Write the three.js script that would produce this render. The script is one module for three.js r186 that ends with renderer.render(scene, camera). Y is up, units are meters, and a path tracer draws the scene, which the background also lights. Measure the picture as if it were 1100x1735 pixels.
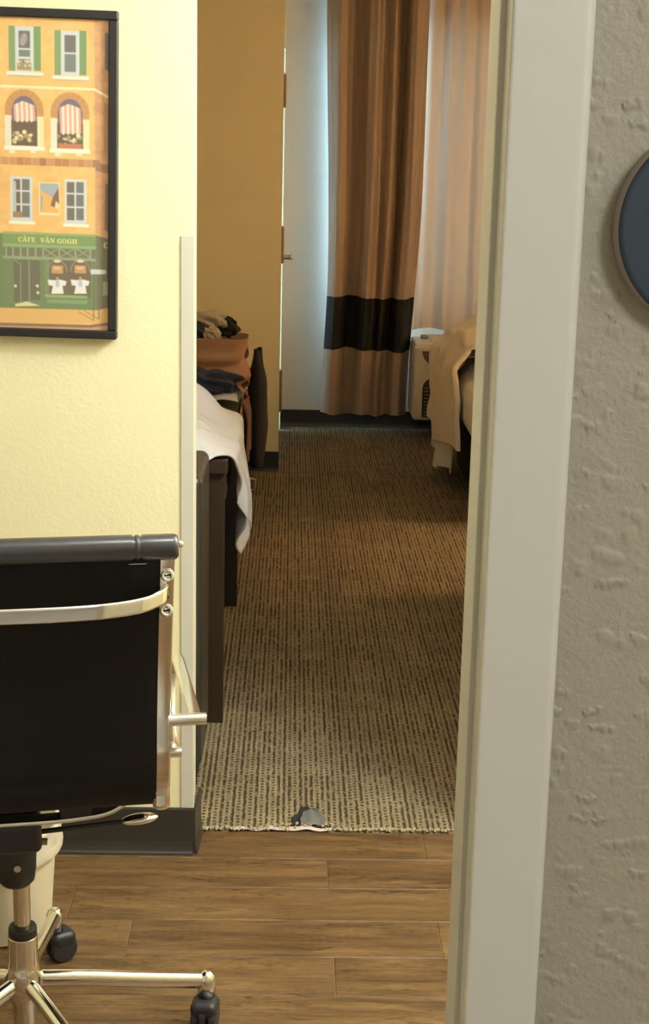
import * as THREE from 'three';
import { RoundedBoxGeometry } from 'three/addons/geometries/RoundedBoxGeometry.js';
import { mergeGeometries } from 'three/addons/utils/BufferGeometryUtils.js';

// ---------------------------------------------------------------- camera, sky, exposure
const scene = new THREE.Scene();
const renderer = new THREE.WebGLRenderer({ antialias: true });
renderer.toneMapping = THREE.LinearToneMapping;
renderer.toneMappingExposure = 1.0;
renderer.shadowMap.enabled = true;

const W = 1100, H = 1735, EYE = 1.58;
const F = 2572;                                   // focal length in photo pixels
const camera = new THREE.PerspectiveCamera(2 * Math.atan(H / 2 / F) * 180 / Math.PI, W / H, 0.05, 60);
const V3 = (x, y, z) => new THREE.Vector3(x, y, z);
{
  // vanishing points of the room's depth and of its verticals give the tilt of the hand-held camera
  const c = [550, 867.5], vp = [499, 250], dn = [310, 11600];
  const ahead = V3(vp[0] - c[0], c[1] - vp[1], -F).normalize();
  const up = V3(dn[0] - c[0], c[1] - dn[1], -F).normalize().negate();
  const bz = ahead.clone().negate(), bx = new THREE.Vector3().crossVectors(up, bz).normalize();
  up.crossVectors(bz, bx);
  const m = new THREE.Matrix4().makeBasis(bx, up, bz).transpose();
  camera.quaternion.setFromRotationMatrix(m);
  camera.position.set(0, EYE, 0);
}
scene.background = new THREE.Color().setRGB(0.42, 0.72, 1.0);   // overcast daylight outside the bedroom window
scene.backgroundIntensity = 11;

const LIVING_LIGHT = { pos: [0.06, 2.26, -1.75], color: [0.95, 0.98, 1], power: 1.6, size: 9 };
const KITCHEN_LIGHT = { pos: [1.08, 2.26, -2.45], color: [0.94, 0.98, 1], power: 10.8, size: 9 };
const BATH_LIGHT = { pos: [1.0, 2.26, 0.1], color: [0.88, 0.93, 1], power: 4.4, size: 9 };
const BEDSIDE_LIGHT = { pos: [2.74, 1.56, -6.05], color: [1, 0.70, 0.46], power: 13, size: 2.5 };

// ---------------------------------------------------------------- helpers
let seed = 12345;
const rnd = () => { seed = (seed * 1664525 + 1013904223) >>> 0; return seed / 4294967296; };
const rr = (a, b) => a + (b - a) * rnd();
const lerp = (a, b, t) => a + (b - a) * t;
const clamp = (x, a = 0, b = 1) => Math.min(b, Math.max(a, x));
const smooth = (a, b, x) => { const t = clamp((x - a) / (b - a)); return t * t * (3 - 2 * t); };
const hash = (x, y, s = 0) => { let h = (x * 374761393 + y * 668265263 + s * 974634777) | 0; h = Math.imul(h ^ (h >>> 13), 1274126177); return ((h ^ (h >>> 16)) >>> 0) / 4294967296; };
function noise(x, y, px = 0, py = 0, s = 0) {             // value noise, periodic where px, py > 0
  const ix = Math.floor(x), iy = Math.floor(y), fx = x - ix, fy = y - iy;
  const w = (i, p) => (p ? ((i % p) + p) % p : i);
  const a = hash(w(ix, px), w(iy, py), s), b = hash(w(ix + 1, px), w(iy, py), s), c = hash(w(ix, px), w(iy + 1, py), s), d = hash(w(ix + 1, px), w(iy + 1, py), s);
  const u = fx * fx * (3 - 2 * fx), v = fy * fy * (3 - 2 * fy);
  return lerp(lerp(a, b, u), lerp(c, d, u), v);
}
const taken = new Map();
function numbered(name) { const n = taken.get(name) ?? 0; taken.set(name, n + 1); return n ? name + '_' + String(n).padStart(3, '0') : name; }
function mesh(name, geo, mat, parent, pos, rot) {
  const m = new THREE.Mesh(geo, mat); m.name = parent ? name : numbered(name);
  m.castShadow = m.receiveShadow = true;
  if (pos) m.position.set(...pos);
  if (rot) m.rotation.set(...rot);
  (parent ?? scene).add(m);
  return m;
}
function group(name, pos = [0, 0, 0], turn = 0) { const g = new THREE.Group(); g.name = numbered(name); g.position.set(...pos); g.rotation.y = turn; scene.add(g); return g; }
function tag(o, label, category, grp) { o.userData.label = label; o.userData.category = category; if (grp) o.userData.group = grp; return o; }
function struct(o, label, category) { o.userData.kind = 'structure'; if (label) o.userData.label = label; if (category) o.userData.category = category; return o; }
const box = (x0, x1, y0, y1, z0, z1) => new THREE.BoxGeometry(x1 - x0, y1 - y0, z1 - z0).translate((x0 + x1) / 2, (y0 + y1) / 2, (z0 + z1) / 2);
const rbox = (x0, x1, y0, y1, z0, z1, r = 0.005, seg = 3) => new RoundedBoxGeometry(x1 - x0, y1 - y0, z1 - z0, seg, Math.min(r, (x1 - x0) / 2.01, (y1 - y0) / 2.01, (z1 - z0) / 2.01)).translate((x0 + x1) / 2, (y0 + y1) / 2, (z0 + z1) / 2);
const cyl = (r0, r1, h, seg = 32) => new THREE.CylinderGeometry(r1, r0, h, seg);
const lathe = (pts, seg = 40) => new THREE.LatheGeometry(pts.map(([r, y]) => new THREE.Vector2(r, y)), seg);
function merge(list) { return mergeGeometries(list.map((g) => { const n = g.index ? g.toNonIndexed() : g; for (const k of Object.keys(n.attributes)) if (!['position', 'normal', 'uv'].includes(k)) n.deleteAttribute(k); return n; })); }
function uvMetres(geo, sx = 1, sy = 1) {                  // box-projected uv in metres
  const g = geo.index ? geo.toNonIndexed() : geo, p = g.attributes.position, n = g.attributes.normal, uv = new Float32Array(p.count * 2);
  for (let i = 0; i < p.count; i++) {
    const ax = Math.abs(n.getX(i)), ay = Math.abs(n.getY(i)), az = Math.abs(n.getZ(i));
    const [u, v] = az >= ax && az >= ay ? [p.getX(i), p.getY(i)] : ax >= ay ? [p.getZ(i), p.getY(i)] : [p.getX(i), p.getZ(i)];
    uv[2 * i] = u / sx; uv[2 * i + 1] = v / sy;
  }
  g.setAttribute('uv', new THREE.BufferAttribute(uv, 2));
  return g;
}
function rodBetween(a, b, r0, r1 = r0, seg = 20) {
  const A = V3(...a), B = V3(...b), d = B.clone().sub(A), g = new THREE.CylinderGeometry(r1, r0, d.length(), seg);
  g.applyQuaternion(new THREE.Quaternion().setFromUnitVectors(V3(0, 1, 0), d.clone().normalize()));
  return g.translate((A.x + B.x) / 2, (A.y + B.y) / 2, (A.z + B.z) / 2);
}
function profileRect(w, h, r = 0.002, seg = 3) {
  const out = [];
  for (const [sx, sy, a0] of [[1, 1, 0], [-1, 1, 90], [-1, -1, 180], [1, -1, 270]])
    for (let i = 0; i <= seg; i++) { const a = (a0 + 90 * i / seg) * Math.PI / 180; out.push([sx * (w / 2 - r) + r * Math.cos(a), sy * (h / 2 - r) + r * Math.sin(a)]); }
  return out;
}
// sweep a closed profile along points; side is the direction of the profile's first axis
function sweep(pts, profile, side, n = 60, closedEnds = true) {
  const curve = new THREE.CatmullRomCurve3(pts.map((p) => V3(...p)), false, 'centripetal'), pos = [], uv = [], idx = [], m = profile.length;
  const S = V3(...side);
  for (let i = 0; i <= n; i++) {
    const p = curve.getPointAt(i / n), t = curve.getTangentAt(i / n), b = new THREE.Vector3().crossVectors(t, S).normalize(), s = new THREE.Vector3().crossVectors(b, t).normalize();
    for (let j = 0; j < m; j++) { const [a, c] = profile[j]; pos.push(p.x + s.x * a + b.x * c, p.y + s.y * a + b.y * c, p.z + s.z * a + b.z * c); uv.push(j / m, i / n); }
  }
  for (let i = 0; i < n; i++) for (let j = 0; j < m; j++) { const a = i * m + j, b = i * m + (j + 1) % m, c = a + m, d = b + m; idx.push(a, c, b, b, c, d); }
  if (closedEnds) for (const [i, flip] of [[0, 0], [n, 1]]) for (let j = 1; j < m - 1; j++) { const a = i * m, b = i * m + j, c = i * m + j + 1; flip ? idx.push(a, c, b) : idx.push(a, b, c); }
  const g = new THREE.BufferGeometry();
  g.setAttribute('position', new THREE.Float32BufferAttribute(pos, 3)); g.setAttribute('uv', new THREE.Float32BufferAttribute(uv, 2)); g.setIndex(idx);
  g.computeVertexNormals();
  return g;
}
// closed cloth shell from a surface fn(u, v) -> [x, y, z]
function sheet(fn, nu, nv, th, us = 1, vs = 1) {
  const P = [], pos = [], uv = [], idx = [];
  for (let j = 0; j <= nv; j++) for (let i = 0; i <= nu; i++) P.push(V3(...fn(i / nu, j / nv)));
  const at = (i, j) => P[clamp(j, 0, nv) * (nu + 1) + clamp(i, 0, nu)], N = (nu + 1) * (nv + 1), nor = [];
  for (let j = 0; j <= nv; j++) for (let i = 0; i <= nu; i++) {
    const n = new THREE.Vector3().crossVectors(at(i + 1, j).clone().sub(at(i - 1, j)), at(i, j + 1).clone().sub(at(i, j - 1)));
    if (n.lengthSq() < 1e-14) n.set(0, 0, 1); n.normalize(); nor.push(n);
  }
  for (const s of [0.5, -0.5]) for (let k = 0; k < N; k++) { const p = P[k], n = nor[k]; pos.push(p.x + n.x * th * s, p.y + n.y * th * s, p.z + n.z * th * s); uv.push((k % (nu + 1)) / nu * us, Math.floor(k / (nu + 1)) / nv * vs); }
  const id = (i, j) => j * (nu + 1) + i;
  for (let j = 0; j < nv; j++) for (let i = 0; i < nu; i++) {
    const a = id(i, j), b = id(i + 1, j), c = id(i, j + 1), d = id(i + 1, j + 1);
    idx.push(a, b, c, b, d, c, N + a, N + c, N + b, N + b, N + c, N + d);
  }
  const rim = [];
  for (let i = 0; i < nu; i++) rim.push([id(i, 0), id(i + 1, 0)]);
  for (let j = 0; j < nv; j++) rim.push([id(nu, j), id(nu, j + 1)]);
  for (let i = nu; i > 0; i--) rim.push([id(i, nv), id(i - 1, nv)]);
  for (let j = nv; j > 0; j--) rim.push([id(0, j), id(0, j - 1)]);
  for (const [a, b] of rim) idx.push(a, N + a, b, b, N + a, N + b);
  const g = new THREE.BufferGeometry();
  g.setAttribute('position', new THREE.Float32BufferAttribute(pos, 3)); g.setAttribute('uv', new THREE.Float32BufferAttribute(uv, 2)); g.setIndex(idx);
  g.computeVertexNormals();
  return g;
}
function extrudeXZ(pts, y0, y1) {                         // plan outline [x, z] raised from y0 to y1
  const s = new THREE.Shape(pts.map(([x, z]) => new THREE.Vector2(x, -z)));
  return new THREE.ExtrudeGeometry(s, { depth: y1 - y0, bevelEnabled: false, curveSegments: 6 }).rotateX(-Math.PI / 2).translate(0, y0, 0);
}
function extrudeProfileX(pts, x0, x1) {                   // outline [z, y] run along x
  const s = new THREE.Shape(pts.map(([z, y]) => new THREE.Vector2(-z, y)));
  return new THREE.ExtrudeGeometry(s, { depth: x1 - x0, bevelEnabled: false }).rotateY(Math.PI / 2).translate(x0, 0, 0);
}

// ---------------------------------------------------------------- textures and materials
const lin = (r, g, b) => new THREE.Color().setRGB(r, g, b);
function std(color, roughness = 0.8, extra = {}) { return new THREE.MeshStandardMaterial({ color: Array.isArray(color) ? lin(...color) : color, roughness, ...extra }); }
function phys(color, roughness, extra) { return new THREE.MeshPhysicalMaterial({ color: lin(...color), roughness, ...extra }); }
function dataTex(w, h, fn, srgb = true) {                 // fn(x, y) -> [r, g, b] 0..1
  const d = new Uint8Array(w * h * 4);
  for (let y = 0; y < h; y++) for (let x = 0; x < w; x++) { const c = fn(x, y), o = (y * w + x) * 4; d[o] = clamp(c[0]) * 255; d[o + 1] = clamp(c[1]) * 255; d[o + 2] = clamp(c[2]) * 255; d[o + 3] = 255; }
  const t = new THREE.DataTexture(d, w, h, THREE.RGBAFormat);
  t.wrapS = t.wrapT = THREE.RepeatWrapping; t.magFilter = THREE.LinearFilter; t.minFilter = THREE.LinearMipmapLinearFilter; t.generateMipmaps = true;
  if (srgb) t.colorSpace = THREE.SRGBColorSpace;
  t.needsUpdate = true;
  return t;
}
const grey = (v) => [v, v, v];
const fbm = (x, y, p, s) => (noise(x, y, p, p, s) + noise(x * 2, y * 2, p * 2, p * 2, s + 1) * 0.5 + noise(x * 4, y * 4, p * 4, p * 4, s + 2) * 0.25) / 1.75;

// orange-peel of roller-painted walls (one tile = 0.4 m)
const rollerBump = dataTex(256, 256, (x, y) => grey(0.5 + 0.5 * (noise(x / 3.2, y / 3.2, 80, 80, 5) - 0.5) + 0.3 * (noise(x / 8, y / 8, 32, 32, 6) - 0.5)), false);
const paint = (c, r = 0.75) => std(c, r, { bumpMap: rollerBump, bumpScale: 0.0004 });
const M = {
  cream: paint([0.86, 0.79, 0.51]),
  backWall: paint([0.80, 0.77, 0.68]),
  ceiling: paint([0.82, 0.80, 0.74], 0.9),
  bathPaint: paint([0.62, 0.57, 0.46]),
  framePaint: phys([0.60, 0.56, 0.46], 0.42, { clearcoat: 0.15, clearcoatRoughness: 0.4, bumpMap: rollerBump, bumpScale: 0.0003 }),
  vinyl: std([0.035, 0.032, 0.027], 0.38),
  guard: phys([0.60, 0.59, 0.51], 0.35, {}),
  chrome: std([0.86, 0.84, 0.80], 0.1, { metalness: 1 }),
  steel: std([0.6, 0.57, 0.52], 0.3, { metalness: 1 }),
  bronze: std([0.28, 0.2, 0.13], 0.45, { metalness: 0.7 }),
  blackPlastic: std([0.018, 0.018, 0.02], 0.45),
  wheel: std([0.022, 0.023, 0.027], 0.5),
  darkWood: std([0.035, 0.02, 0.012], 0.4),
  blackPanel: phys([0.03, 0.028, 0.024], 0.38, { clearcoat: 0.4, clearcoatRoughness: 0.35 }),
  blackWood: std([0.016, 0.013, 0.011], 0.5),
};
// leather with a fine grain (one tile = 0.06 m)
const leatherBump = dataTex(256, 256, (x, y) => grey(0.5 + 0.45 * (noise(x / 6, y / 6, 0, 0, 11) - 0.5) + 0.5 * (noise(x / 2.6, y / 2.6, 0, 0, 12) - 0.5)), false);
leatherBump.repeat.set(8, 8);
M.leather = phys([0.009, 0.009, 0.009], 0.6, { specularIntensity: 0.4, bumpMap: leatherBump, bumpScale: 0.0004 });
M.leatherRoll = phys([0.016, 0.016, 0.018], 0.4, { clearcoat: 1, clearcoatRoughness: 0.2, bumpMap: leatherBump, bumpScale: 0.0002 });
// terry and percale
const terry = dataTex(256, 256, (x, y) => grey(0.5 + 0.5 * (noise(x / 1.7, y / 1.7, 0, 0, 21) - 0.5) + 0.35 * (noise(x / 5, y / 5, 0, 0, 22) - 0.5)), false);
terry.repeat.set(4, 4);
const cloth = (c, bump = 0.0012, r = 0.95, extra = {}) => phys(c, r, { bumpMap: terry, bumpScale: bump, ...extra });
M.towel = cloth([0.72, 0.74, 0.74]);
M.spread = cloth([0.88, 0.77, 0.61], 0.0006);
M.sheetWhite = cloth([0.86, 0.84, 0.80], 0.0003);
M.brownBag = cloth([0.42, 0.24, 0.15], 0.0004, 0.9);
M.navy = cloth([0.03, 0.034, 0.055]);
M.blackCloth = cloth([0.016, 0.016, 0.019]);
M.paleCloth = cloth([0.55, 0.47, 0.36]);

// knock-down plaster of the bathroom wall (one tile = 0.5 m): flat trowelled patches with raised, torn lower lips
const plasterBump = (() => {
  const n = 1024, h = new Float32Array(n * n);
  for (let y = 0; y < n; y++) for (let x = 0; x < n; x++) h[y * n + x] = 0.25 + 0.16 * (noise(x / 32, y / 32, 32, 32, 31) - 0.5) + 0.10 * (noise(x / 8, y / 8, 128, 128, 32) - 0.5) + 0.06 * (noise(x / 3.2, y / 3.2, 320, 320, 35) - 0.5);
  const dab = (ox, oy, w, amp) => {
    const R = Math.ceil(w * 3.2);
    for (let j = -R; j <= R; j++) for (let i = -R; i <= R; i++) {
      const d = Math.hypot(i, j > 0 ? j * 1.0 : j * 0.5) / w;               // steeper upper side, lower side trailing off
      if (d < 2.2) { const q = (((Math.round(oy) + j) % n + n) % n) * n + ((Math.round(ox) + i) % n + n) % n; h[q] += (Math.max(h[q], 0.25 + amp) - h[q]) * Math.exp(-d * d * 1.1) * 0.6; }
    }
  };
  for (let k = 0; k < 520; k++) {
    const cx = rnd() * n, cy = rnd() * n, big = rnd() < 0.22, len = big ? rr(25, 70) : rr(3, 20), a = rr(-0.55, 0.3), amp = rr(0.15, 0.5) * (big ? 1 : 0.9), curl = rr(-0.25, 0.25), wd = rr(2.6, 5.5);
    for (let t = -1; t <= 1.0001; t += 2.4 / Math.max(3, len)) {
      if (noise(t * len / 8 + k * 13, k, 0, 0, 36) < 0.3) continue;        // broken ridges
      dab(cx + Math.cos(a) * len * t * 0.5 + rr(-1.5, 1.5), cy + Math.sin(a) * len * t * 0.5 + curl * len * t * t * 0.5 + 7 * (noise(t * len / 9 + k * 17, k, 0, 0, 33) - 0.5), wd * (0.45 + noise(t * len / 6 + k * 7, 3, 0, 0, 34)), amp * (0.5 + 0.5 * rnd()));
    }
  }
  return dataTex(n, n, (x, y) => grey(h[y * n + x]), false);
})();
M.plaster = std([0.35, 0.305, 0.222], 0.6, { bumpMap: plasterBump, bumpScale: 0.0042 });

// loop-pile carpet: 0.152 m blocks of ribs, some whole and some broken into dashes (one tile = 0.912 m)
const carpetHeight = (() => {
  const n = 1024, B = 6, bs = n / B, out = new Float32Array(n * n), wob = (x, y) => 3.4 * (noise(x / 9, y / 9, 0, 0, 41) - 0.5);
  for (let y = 0; y < n; y++) for (let x = 0; x < n; x++) {
    const X = x + wob(x, y), Y = y + wob(x + 500, y + 77), bx = Math.floor(((X % n + n) % n) / bs) % B, by = Math.floor(((Y % n + n) % n) / bs) % B;
    const kind = hash(bx, by, 43), u = ((X % bs) + bs) % bs / bs, v = ((Y % bs) + bs) % bs / bs;
    const ribs = 11, rib = Math.abs(((u * ribs + 0.5) % 1) - 0.5) * 2, r = smooth(0.3, 0.6, rib), k = Math.floor(u * ribs + 0.5) % ribs;   // r = 1 on the light rib
    let light = r;
    const dash = kind < 0.3 ? k % 4 === 2 : kind < 0.65 ? k % 2 === 1 : k % 3 !== 0;
    if (dash && r < 0.6) light = Math.max(r, smooth(0.35, 0.7, Math.abs(((v * 9 + 0.31 * k) % 1) - 0.5) * 2));
    if (k === 0) light = Math.min(light, r);                                  // unbroken dark pair where blocks meet
    light = Math.max(light, 0.7 * smooth(0.58, 0.76, noise(X / 9, Y / 15, 0, 0, 46)));      // loops that close over the grooves
    out[y * n + x] = clamp(light * 0.85 + 0.6 * (noise(x / 2.4, y / 2.4, 0, 0, 44) - 0.5));
  }
  return { n, out };
})();
const carpetMap = dataTex(1024, 1024, (x, y) => { const h = carpetHeight.out[y * 1024 + x], s = 0.92 + 0.16 * noise(x / 90, y / 90, 0, 0, 45); return [lerp(0.27, 0.62, h) * s, lerp(0.21, 0.57, h) * s, lerp(0.115, 0.445, h) * s]; });
const carpetBump = dataTex(1024, 1024, (x, y) => grey(carpetHeight.out[y * 1024 + x]), false);
M.carpet = std(0xffffff, 0.98, { map: carpetMap, bumpMap: carpetBump, bumpScale: 0.0022 });

// oak-look vinyl planks, three boards
const woodMaps = [0, 1, 2].map((k) => dataTex(1024, 128, (x, y) => {
  const warp = 6 * (noise(x / 170, y / 40, 0, 0, 50 + k) - 0.5) + 2 * (noise(x / 50, y / 14, 0, 0, 53 + k) - 0.5), Y = y + warp * 2;
  const grain = noise(x / 38, Y / 2.6, 0, 0, 56 + k), streak = noise(x / 110, Y / 16, 0, 0, 59 + k), fine = noise(x / 9, Y / 1.6, 0, 0, 62 + k);
  const pore = smooth(0.66, 0.86, noise(x / 16, Y / 2.0, 0, 0, 65 + k)) * smooth(0.4, 0.7, noise(x / 120, y / 30, 0, 0, 68 + k));
  const cath = 0.5 + 0.5 * Math.sin((Y + 14 * noise(x / 130, 2 * k, 0, 0, 70)) / 5.5);
  let v = 0.5 + 0.30 * (grain - 0.5) + 0.42 * (streak - 0.5) + 0.2 * (fine - 0.5) + 0.07 * (cath - 0.5) - 0.38 * pore;
  v += [0, 0.05, -0.05][k];
  return [lerp(0.24, 0.56, v), lerp(0.165, 0.44, v), lerp(0.085, 0.29, v)];
}));
const woodBump = dataTex(512, 128, (x, y) => grey(0.5 + 0.4 * (noise(x / 40, y / 1.6, 0, 0, 72) - 0.5)), false);
for (const t of woodMaps) t.wrapS = t.wrapT = THREE.MirroredRepeatWrapping;
M.planks = woodMaps.map((map) => std(0xffffff, 0.46, { map, bumpMap: woodBump, bumpScale: 0.0005 }));

// ---------------------------------------------------------------- large structure
const ZP = -3.213, ZPB = -3.318;                          // partition: front and back
const XE = -0.207;                                        // its free end
const ZC = -7.43, XC = -0.056, ZB = -8.69;                // closet corner and window wall
const TOP = 2.44, BTOP = 2.5;
const wall = (name, geo, mat, label) => struct(mesh(name, uvMetres(geo, 0.4, 0.4), mat), label);

wall('wall_left', box(-2.6, XE, 0, BTOP, ZPB, ZP), M.cream, 'pale yellow partition wall that carries the framed picture');
wall('wall_stub', box(0.57, 1.5, 0, BTOP, ZPB, ZP), M.cream);  // unseen wall; its end is carried further out to shade the carpet
wall('wall_living_left', box(-2.7, -2.6, 0, BTOP, ZPB, -1.2), M.cream);
wall('wall_living_right', box(1.5, 1.6, 0, BTOP, ZPB, -1.2), M.cream);
struct(mesh('ceiling', box(-2.7, 1.6, TOP, TOP + 0.1, ZPB, 1.5), M.ceiling));
struct(mesh('ceiling_bedroom', box(-1.0, 3.1, BTOP, BTOP + 0.1, -9, ZPB), M.ceiling));
// bathroom shell, with the doorway the camera looks through
wall('wall_right', merge([box(0.165, 1.6, 0, TOP, -1.335, -1.214)]), M.plaster, 'taupe bathroom wall with knock-down plaster texture').geometry = (() => uvMetres(box(0.165, 1.6, 0, TOP, -1.335, -1.214), 0.5, 0.5))();
wall('wall_bath_left', box(-2.7, -0.64, 0, TOP, -1.335, -1.214), M.bathPaint);
wall('wall_over_door', box(-0.64, 0.165, 2.05, TOP, -1.335, -1.214), M.bathPaint);
wall('wall_bath_side', box(1.5, 1.6, 0, TOP, -1.214, 1.5), M.bathPaint);
wall('wall_bath_far_side', box(-1.3, -1.2, 0, TOP, -1.214, 1.5), M.bathPaint);
wall('wall_bath_rear', box(-1.3, 1.6, 0, TOP, 1.4, 1.5), M.bathPaint);
struct(mesh('floor_bathroom', uvMetres(box(-1.3, 1.6, -0.1, 0, -1.3, 1.5)), std([0.42, 0.38, 0.31], 0.5)));
// bedroom shell
wall('wall_bedroom_left', box(-0.9, -0.8, 0, BTOP, ZC, ZPB), M.cream);
wall('wall_closet', box(-0.9, XC, 0, BTOP, ZC - 0.1, ZC), M.cream, 'tan lit bedroom wall face beside the door recess');
wall('wall_bedroom_right', box(3.0, 3.1, 0, BTOP, -8.9, ZPB), M.cream);
wall('wall_bedroom_front', box(1.5, 3.1, 0, BTOP, ZPB, ZP), M.cream);
const WX0 = 0.25, WX1 = 1.95, WY0 = 0.66, WY1 = 2.25;
const WALL_LAP = ZC - 0.1;
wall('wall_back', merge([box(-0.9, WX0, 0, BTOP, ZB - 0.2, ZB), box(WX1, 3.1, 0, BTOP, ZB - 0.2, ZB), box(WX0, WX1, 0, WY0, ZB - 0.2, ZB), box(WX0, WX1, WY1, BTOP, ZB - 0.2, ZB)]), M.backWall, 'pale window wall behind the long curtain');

// window
{
  const w = group('window_1', [(WX0 + WX1) / 2, WY0, ZB - 0.14]); struct(w, 'bedroom window behind the sheer curtain');
  const fw = (WX1 - WX0) / 2, fh = WY1 - WY0, al = std([0.55, 0.55, 0.53], 0.4);
  for (const [a, b, c, d] of [[-fw, -fw + 0.05, 0, fh], [fw - 0.05, fw, 0, fh], [-fw, fw, 0, 0.05], [-fw, fw, fh - 0.05, fh], [-0.025, 0.025, 0, fh]]) mesh('window_frame', box(a, b, c, d, -0.02, 0.02), al, w);
  const glass = new THREE.MeshPhysicalMaterial({ color: 0xffffff, roughness: 0.02, transmission: 1, thickness: 0, ior: 1.5 });
  for (const [a, b] of [[-fw + 0.05, -0.025], [0.025, fw - 0.05]]) mesh('pane', box(a, b, 0.05, fh - 0.05, -0.003, 0.003), glass, w);
}

// return wall with its door, seen edge-on, hardware standing out
{
  struct(wall('wall_recess', merge([box(XC - 0.1, XC, 0, BTOP, ZB, -8.58), box(XC - 0.1, XC, 2.1, BTOP, -8.58, WALL_LAP)]), M.cream));
  const d = group('door_1', [XC, 0, -8.05]); struct(d, 'painted bedroom door seen edge-on in the recess');
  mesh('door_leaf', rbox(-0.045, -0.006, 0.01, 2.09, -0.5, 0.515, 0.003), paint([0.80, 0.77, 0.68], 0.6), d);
  const lock = mesh('lock_plate', rbox(-0.008, 0.012, 1.02, 1.2, 0.38, 0.45, 0.006), M.bronze, d);
  const lever = mesh('lever_handle', merge([rodBetween([0.01, 1.05, 0.42], [0.055, 1.05, 0.42], 0.011), rbox(0.038, 0.058, 1.038, 1.062, 0.28, 0.435, 0.009)]), M.steel, lock);
  lever.userData.label = 'metal lever handle';
  for (const [y, h] of [[1.845, 0.155], [0.43, 0.105], [0.325, 0.1]]) {
    const hg = mesh('hinge', merge([rbox(-0.006, 0.004, y - h / 2, y + h / 2, 0.40, 0.46, 0.002), rodBetween([0.006, y - h / 2, 0.43], [0.006, y + h / 2, 0.43], 0.007)]), M.bronze, d);
    mesh('hinge_pin', rodBetween([0.006, y + h / 2 - 0.002, 0.43], [0.006, y + h / 2 + 0.008, 0.43], 0.004), M.steel, hg);
  }
}

// vinyl cove baseboards: face, rounded top, toe flaring on to the floor
const cove = (h, t = 0.005, toe = 0.013) => [[0, 0], [toe, 0], [toe, 0.003], [toe * 0.7, 0.008], [t + 0.0015, 0.018], [t, 0.03], [t, h - 0.004], [t * 0.6, h], [0, h]];
{
  const b = group('baseboard_left', [0, 0, 0]); struct(b, 'dark vinyl baseboard along the yellow partition');
  mesh('baseboard_run', extrudeProfileX(cove(0.112).map(([z, y]) => [ZP + z, y]), -2.6, XE + 0.001), M.vinyl, b);
  const wrap = extrudeProfileX(cove(0.112, 0.006, 0.012), 0, 0.118).rotateY(Math.PI / 2);   // runs along the wall's free end
  mesh('baseboard_return', wrap, M.vinyl, b, [XE, 0, ZP + 0.004], [0, -0.06, 0]);
  const c = group('baseboard_closet', [0, 0, 0]); struct(c);
  mesh('baseboard_run', extrudeProfileX(cove(0.105).map(([z, y]) => [ZC + z, y]), -0.8, XC + 0.002), M.vinyl, c);
  const e = group('baseboard_back', [0, 0, 0]); struct(e);
  mesh('baseboard_run', extrudeProfileX(cove(0.105).map(([z, y]) => [ZB + z, y]), XC, 3.0), M.vinyl, e);
}
// plastic corner guard on the partition's free end
{
  const t = 0.003, x0 = -0.2335, z1 = ZP + t, x1 = XE + t, g = extrudeXZ([[x0, ZP], [x0, z1 - 0.001], [x0 + 0.001, z1], [x1 - 0.002, z1], [x1, z1 - 0.002], [x1, ZP - 0.03], [XE, ZP - 0.03], [XE, ZP]], 0.113, 1.396);
  tag(mesh('corner_guard', g, M.guard), 'pale plastic corner guard on the end of the yellow partition', 'corner guard');
}

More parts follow.
